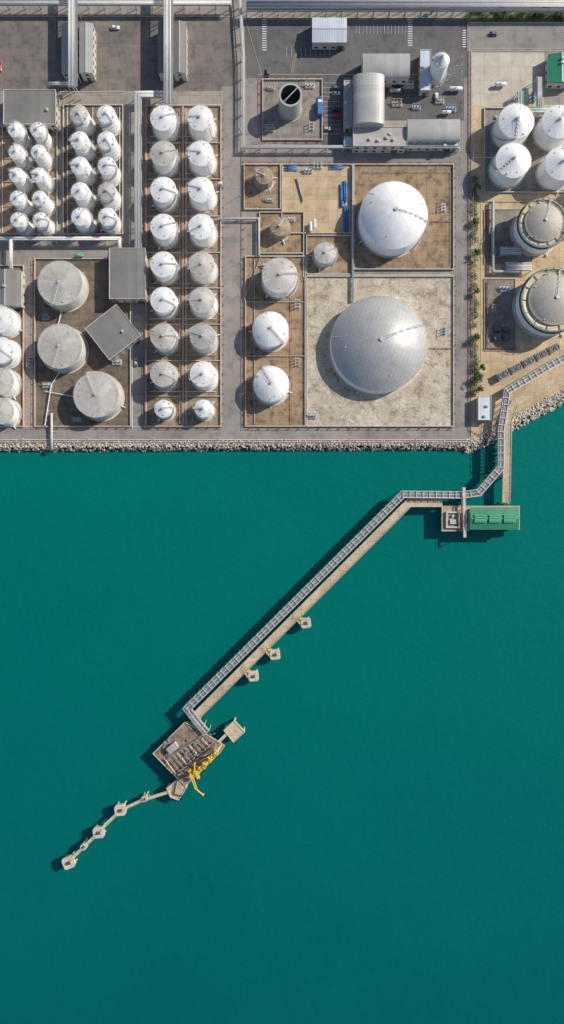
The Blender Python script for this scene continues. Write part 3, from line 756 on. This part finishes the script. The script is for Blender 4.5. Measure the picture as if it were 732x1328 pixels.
dolphin(156,1051,5.6,.1); dolphin(128,1080,5.6,.1); dolphin(89,1119,6.0,.4); dolphin(188,1036,2.8,.3); dolphin(109,1098,3.0,.8)
catwalk((219,1027),(190,1036)); catwalk((186,1037),(160,1049)); catwalk((152,1055),(131,1076)); catwalk((125,1083),(111,1096)); catwalk((107,1100),(92,1115))
catwalk((284,962),(294,952)); catwalk((238,1016),(234,1020))
# ------------------------------------------------------------------ vehicles
carmesh={}
def carparts(ci):
    if ci in carmesh: return carmesh[ci]
    b=M()
    secs=[(-2.2,.45,.72,.78),(-2.1,.3,.9,.86),(-1.2,.28,.95,.9),(1.0,.28,.92,.9),(1.9,.3,.82,.86),(2.2,.42,.65,.74)]
    for x,z0,z1,w in secs: b.v+=[(x,-w,z0),(x,w,z0),(x,w,z1-.08),(x,w*.88,z1),(x,-w*.88,z1),(x,-w,z1-.08)]
    for j in range(5): b.q(0,[(j*6+i,j*6+(i+1)%6,j*6+6+(i+1)%6,j*6+6+i) for i in range(6)],0)
    b.q(0,[(5,4,3,2,1,0),(30,31,32,33,34,35)],0)
    k=len(b.v); b.v+=[(-1.35,-.62,1.42),(.35,-.62,1.42),(.35,.62,1.42),(-1.35,.62,1.42),(-1.2,-.55,1.47),(.2,-.55,1.47),(.2,.55,1.47),(-1.2,.55,1.47)]
    b.q(k,[(4,5,6,7),(0,1,5,4),(1,2,6,5),(2,3,7,6),(3,0,4,7)],0)
    g=M(); g.v=[(-1.95,-.78,.93),(1.0,-.78,.92),(1.0,.78,.92),(-1.95,.78,.93),(-1.35,-.62,1.415),(.35,-.62,1.415),(.35,.62,1.415),(-1.35,.62,1.415)]
    g.q(0,[(0,1,5,4),(1,2,6,5),(2,3,7,6),(3,0,4,7)],0)
    w=M()
    for x in (-1.35,1.35):
        for y in (-.8,.8): w.tube([(x,y-.11,.32),(x,y+.11,.32)],.32,12)
    def me(mm,n,mt):
        o=bpy.data.meshes.new(n); o.from_pydata(mm.v,[],mm.f); o.materials.append(mt); return o
    carmesh[ci]=(me(b,'body',CARC[ci]),me(g,'windows',GLS),me(w,'wheels',TYR)); return carmesh[ci]
def car(px,py,deg,ci=None,z=.05):
    x,y=W(px,py); e=empty('parked_car',x,y,z+.15,math.radians(deg)); ci=R.choice([0,0,1,2,3,4,5]) if ci is None else ci
    for n,me in zip(('body','windows','wheels'),carparts(ci)):
        o=bpy.data.objects.new(n,me); scene.collection.objects.link(o); o.parent=e
def truck(px,py,deg,mt,cab=0):
    x,y=W(px,py); e=empty('box_truck',x,y,.2,math.radians(deg))
    m=M(); m.box(-1.2,0,.95,3.4,6,2.4); m.obj('cargo_box',mt,e)
    m=M(); m.box(3,0,.6,2.0,2,2.3); m.box(2.8,0,2.0,2.7,1.5,2.1); m.obj('cab',CARC[cab],e)
    m=M(); m.box(3.62,0,1.9,2.5,.1,1.8) ; m.obj('windscreen',GLS,e)
    m=M(); m.box(0,0,.6,.94,8,1)
    for a in (-3,-1.9,3):
        for b in (-1,1): m.tube([(a,b-.15,.45),(a,b+.15,.45)],.45,12)
    m.obj('wheels',TYR,e)
for c in ((150,37,0,0),(1,88,90,3),(348,95,90,5),(436,115,0,5),(436,122,0,0),(436,143,0,2),(437,152,0,3),(424,168,0,1),(566,127,90,0),(640,45,0,5),(177,470,90,1)):
    car(*c)
truck(415,142,90,PB,0)
# ------------------------------------------------------------------ markings
def marks():
    m=M(); z=.2
    for y0,y1,x in ((26,66,343),(26,62,532)):
        y=y0
        while y<y1: a=W(x,y); m.box(a[0],a[1],z,z+.01,2.4,.45); y+=3
    y=40
    while y<62: a=W(603,y); m.box(a[0],a[1],z,z+.01,2.4,.5); y+=3
    for i in range(10): a=W(372+i*6.2,68); m.box(a[0],a[1],z,z+.01,.12,5)
    for i in range(16): a=W(462+i*4.6,38); m.box(a[0],a[1],z,z+.01,.12,5)
    for i in range(12): a=W(430,108+i*6); m.box(a[0],a[1],z,z+.01,9,.12)
    for i in range(44): a=W(599.5,72+i*11); m.box(a[0],a[1],z,z+.01,.12,2)
    for y in (33,63): a=W(760,y); m.box(a[0],a[1],z,z+.01,120,.12)
    a=W(460,97); m.box(a[0],a[1],z,z+.01,100,.12)
    m.obj('road_marking',PNT)
    m=M()
    for pts in ([(382,70),(378,96)],[(384,70),(380,96)],[(318,24),(340,98)]): m.ribbon([W(*p) for p in pts],.18,z+.02,z+.03)
    m.ribbon([W(*p) for p in [(624,255),(624,470)]],.4,z+.02,z+.03)
    m.obj('road_marking',PNY)
marks()
def kerb(pts):
    m=M(); m.ribbon([W(*p) for p in pts],.3,0,.24); m.obj('kerb',CON)
for p in ([(288,118),(288,136)],[(313,74),(313,553)],[(589,212),(589,553)],[(611.5,67),(611.5,570)],[(0,572.4),(608,572.4)],[(0,553.8),(188,553.8)],[(-200,21.5),(300,21.5)],[(318,23),(600,23)],[(606,66.5),(900,66.5)],[(606,29.5),(900,29.5)],[(161.5,136),(161.5,304)],[(75,119),(160,119)]): kerb(p)
def fence(pts):
    m=M(); P=[W(*p) for p in pts]; m.ribbon(P,.05,1.9,2.0)
    m.ribbon(P,.05,.9,.97)
    for i in range(len(P)-1):
        a=Vector(P[i]);b=Vector(P[i+1]);n=int((b-a).length/3)
        for j in range(n+1): p=a+(b-a)*(j/n); m.box(p.x,p.y,0,2.1,.1,.1)
    m.obj('perimeter_fence',STL)
fence([(0,574.6),(604,574.6),(620,566),(732,500)]); fence([(613,66),(613,566)])
def lamp(px,py,h=9):
    x,y=W(px,py); e=empty('street_lamp',x,y,0,R.choice([0,math.pi])); m=M(); m.rev([(.12,0),(.06,h)],8); m.tube([(0,0,h),(1.6,0,h+.4)],.05,5); m.cyl(0,0,0,.4,.3,8); m.obj('pole',STL,e); m=M(); m.box(1.8,0,h+.3,h+.5,.6,.25); m.obj('lantern',GRY,e)
for i in range(6): lamp(312,80+i*87); lamp(591,100+i*87)
for i in range(7): lamp(30+i*85,569)
# ------------------------------------------------------------------ vegetation
def bush_mass(name,spots):
    m=M()
    for px,py,r,h in spots:
        cx,cy=W(px,py)
        m.rev([(.12,0),(.06,h*.7)],5,(cx,cy),1)
        for k in range(int(90*r)):
            a=R.random()*6.283; u=R.random()**.5*r*R.uniform(.7,1.15); z=h*(.35+.65*R.random())*(1-.3*(u/r)**2)
            x=cx+u*math.cos(a)*1.0; y=cy+u*math.sin(a); s=R.uniform(.15,.38)
            d=[Vector((R.gauss(0,1),R.gauss(0,1),R.gauss(0,.6))).normalized()*s for _ in range(3)]
            b=len(m.v); m.v+=[(x+q.x,y+q.y,z+q.z) for q in d]; m.f.append((b,b+1,b+2)); m.m.append(0)
    m.obj(name,[LEAF,BRK])
sp=[]
y=232
while y<515:
    if R.random()<.85: sp.append((615.5+R.gauss(0,1.2),y,R.uniform(.9,2.0),R.uniform(1.2,3)))
    y+=R.uniform(2.5,5)
for k in range(14): sp.append((R.uniform(613,622),R.uniform(470,512),R.uniform(.8,1.8),R.uniform(1,2.5)))
bush_mass('hedge',sp)
bush_mass('shrub_bed',[(R.uniform(610,760),R.uniform(14,26),R.uniform(.6,2.0),R.uniform(1,3)) for _ in range(60)])
def tree(px,py,h,r):
    cx,cy=W(px,py); e=empty('tree',cx,cy,0); t=M(); t.rev([(.28,0),(.2,h*.35),(.08,h*.8)],8)
    for k in range(7):
        a=k*.9+R.random(); z=h*R.uniform(.35,.6); t.tube([(0,0,z),(r*.4*math.cos(a),r*.4*math.sin(a),z+h*.15),(r*.75*math.cos(a),r*.75*math.sin(a),z+h*.25)],.07,5)
    t.obj('trunk_and_limbs',BRK,e); m=M()
    for c in range(16):
        a=R.random()*6.28; u=r*R.random()**.5*.8; z=h*R.uniform(.55,.95); c0=Vector((u*math.cos(a),u*math.sin(a),z)); cr=r*R.uniform(.22,.42)
        for k in range(60):
            p=c0+Vector((R.gauss(0,1),R.gauss(0,1),R.gauss(0,.7)))*cr*.5; s=R.uniform(.15,.35)
            d=[Vector((R.gauss(0,1),R.gauss(0,1),R.gauss(0,.6))).normalized()*s for _ in range(3)]
            b=len(m.v); m.v+=[tuple(p+q) for q in d]; m.f.append((b,b+1,b+2)); m.m.append(0)
    m.obj('crown',LEAF,e)
for p in ((616,248,5,2),(618,492,6,2.6),(620,505,5,2),(616,440,5,2.2),(617,330,5,2),(616,380,4,1.8),(560,18,4,1.6),(650,20,5,2.2),(705,18,5,2.4),(616,290,4.5,2),(624,478,4,1.8)): tree(*p)
# ------------------------------------------------------------------ camera, light
cam=bpy.data.cameras.new('camera'); co=bpy.data.objects.new('camera',cam); scene.collection.objects.link(co)
co.location=(0,0,H); co.rotation_euler=(0,0,0); cam.sensor_fit='VERTICAL'; cam.sensor_height=36; cam.lens=24; cam.clip_end=8000; cam.clip_start=1
scene.camera=co
el=math.radians(35); sd=Vector((-.88,-.47,0)).normalized()
d=Vector((sd.x*math.cos(el),sd.y*math.cos(el),-math.sin(el)))
su=bpy.data.lights.new('sun','SUN'); so=bpy.data.objects.new('sun',su); scene.collection.objects.link(so)
so.rotation_euler=d.to_track_quat('-Z','Y').to_euler(); su.energy=5.0; su.angle=math.radians(.5); su.color=(1,.92,.8); so.location=(200,100,300)
w=bpy.data.worlds.new('World'); scene.world=w; w.use_nodes=True; nt=w.node_tree
sk=nt.nodes.new('ShaderNodeTexSky'); sk.sky_type='NISHITA'; sk.sun_disc=False; sk.sun_elevation=el
sk.sun_rotation=math.atan2(-sd.x,-sd.y)
nt.links.new(sk.outputs[0],nt.nodes['Background'].inputs[0]); nt.nodes['Background'].inputs[1].default_value=.12
scene.view_settings.view_transform='Standard'; scene.view_settings.look='None'; scene.view_settings.exposure=0
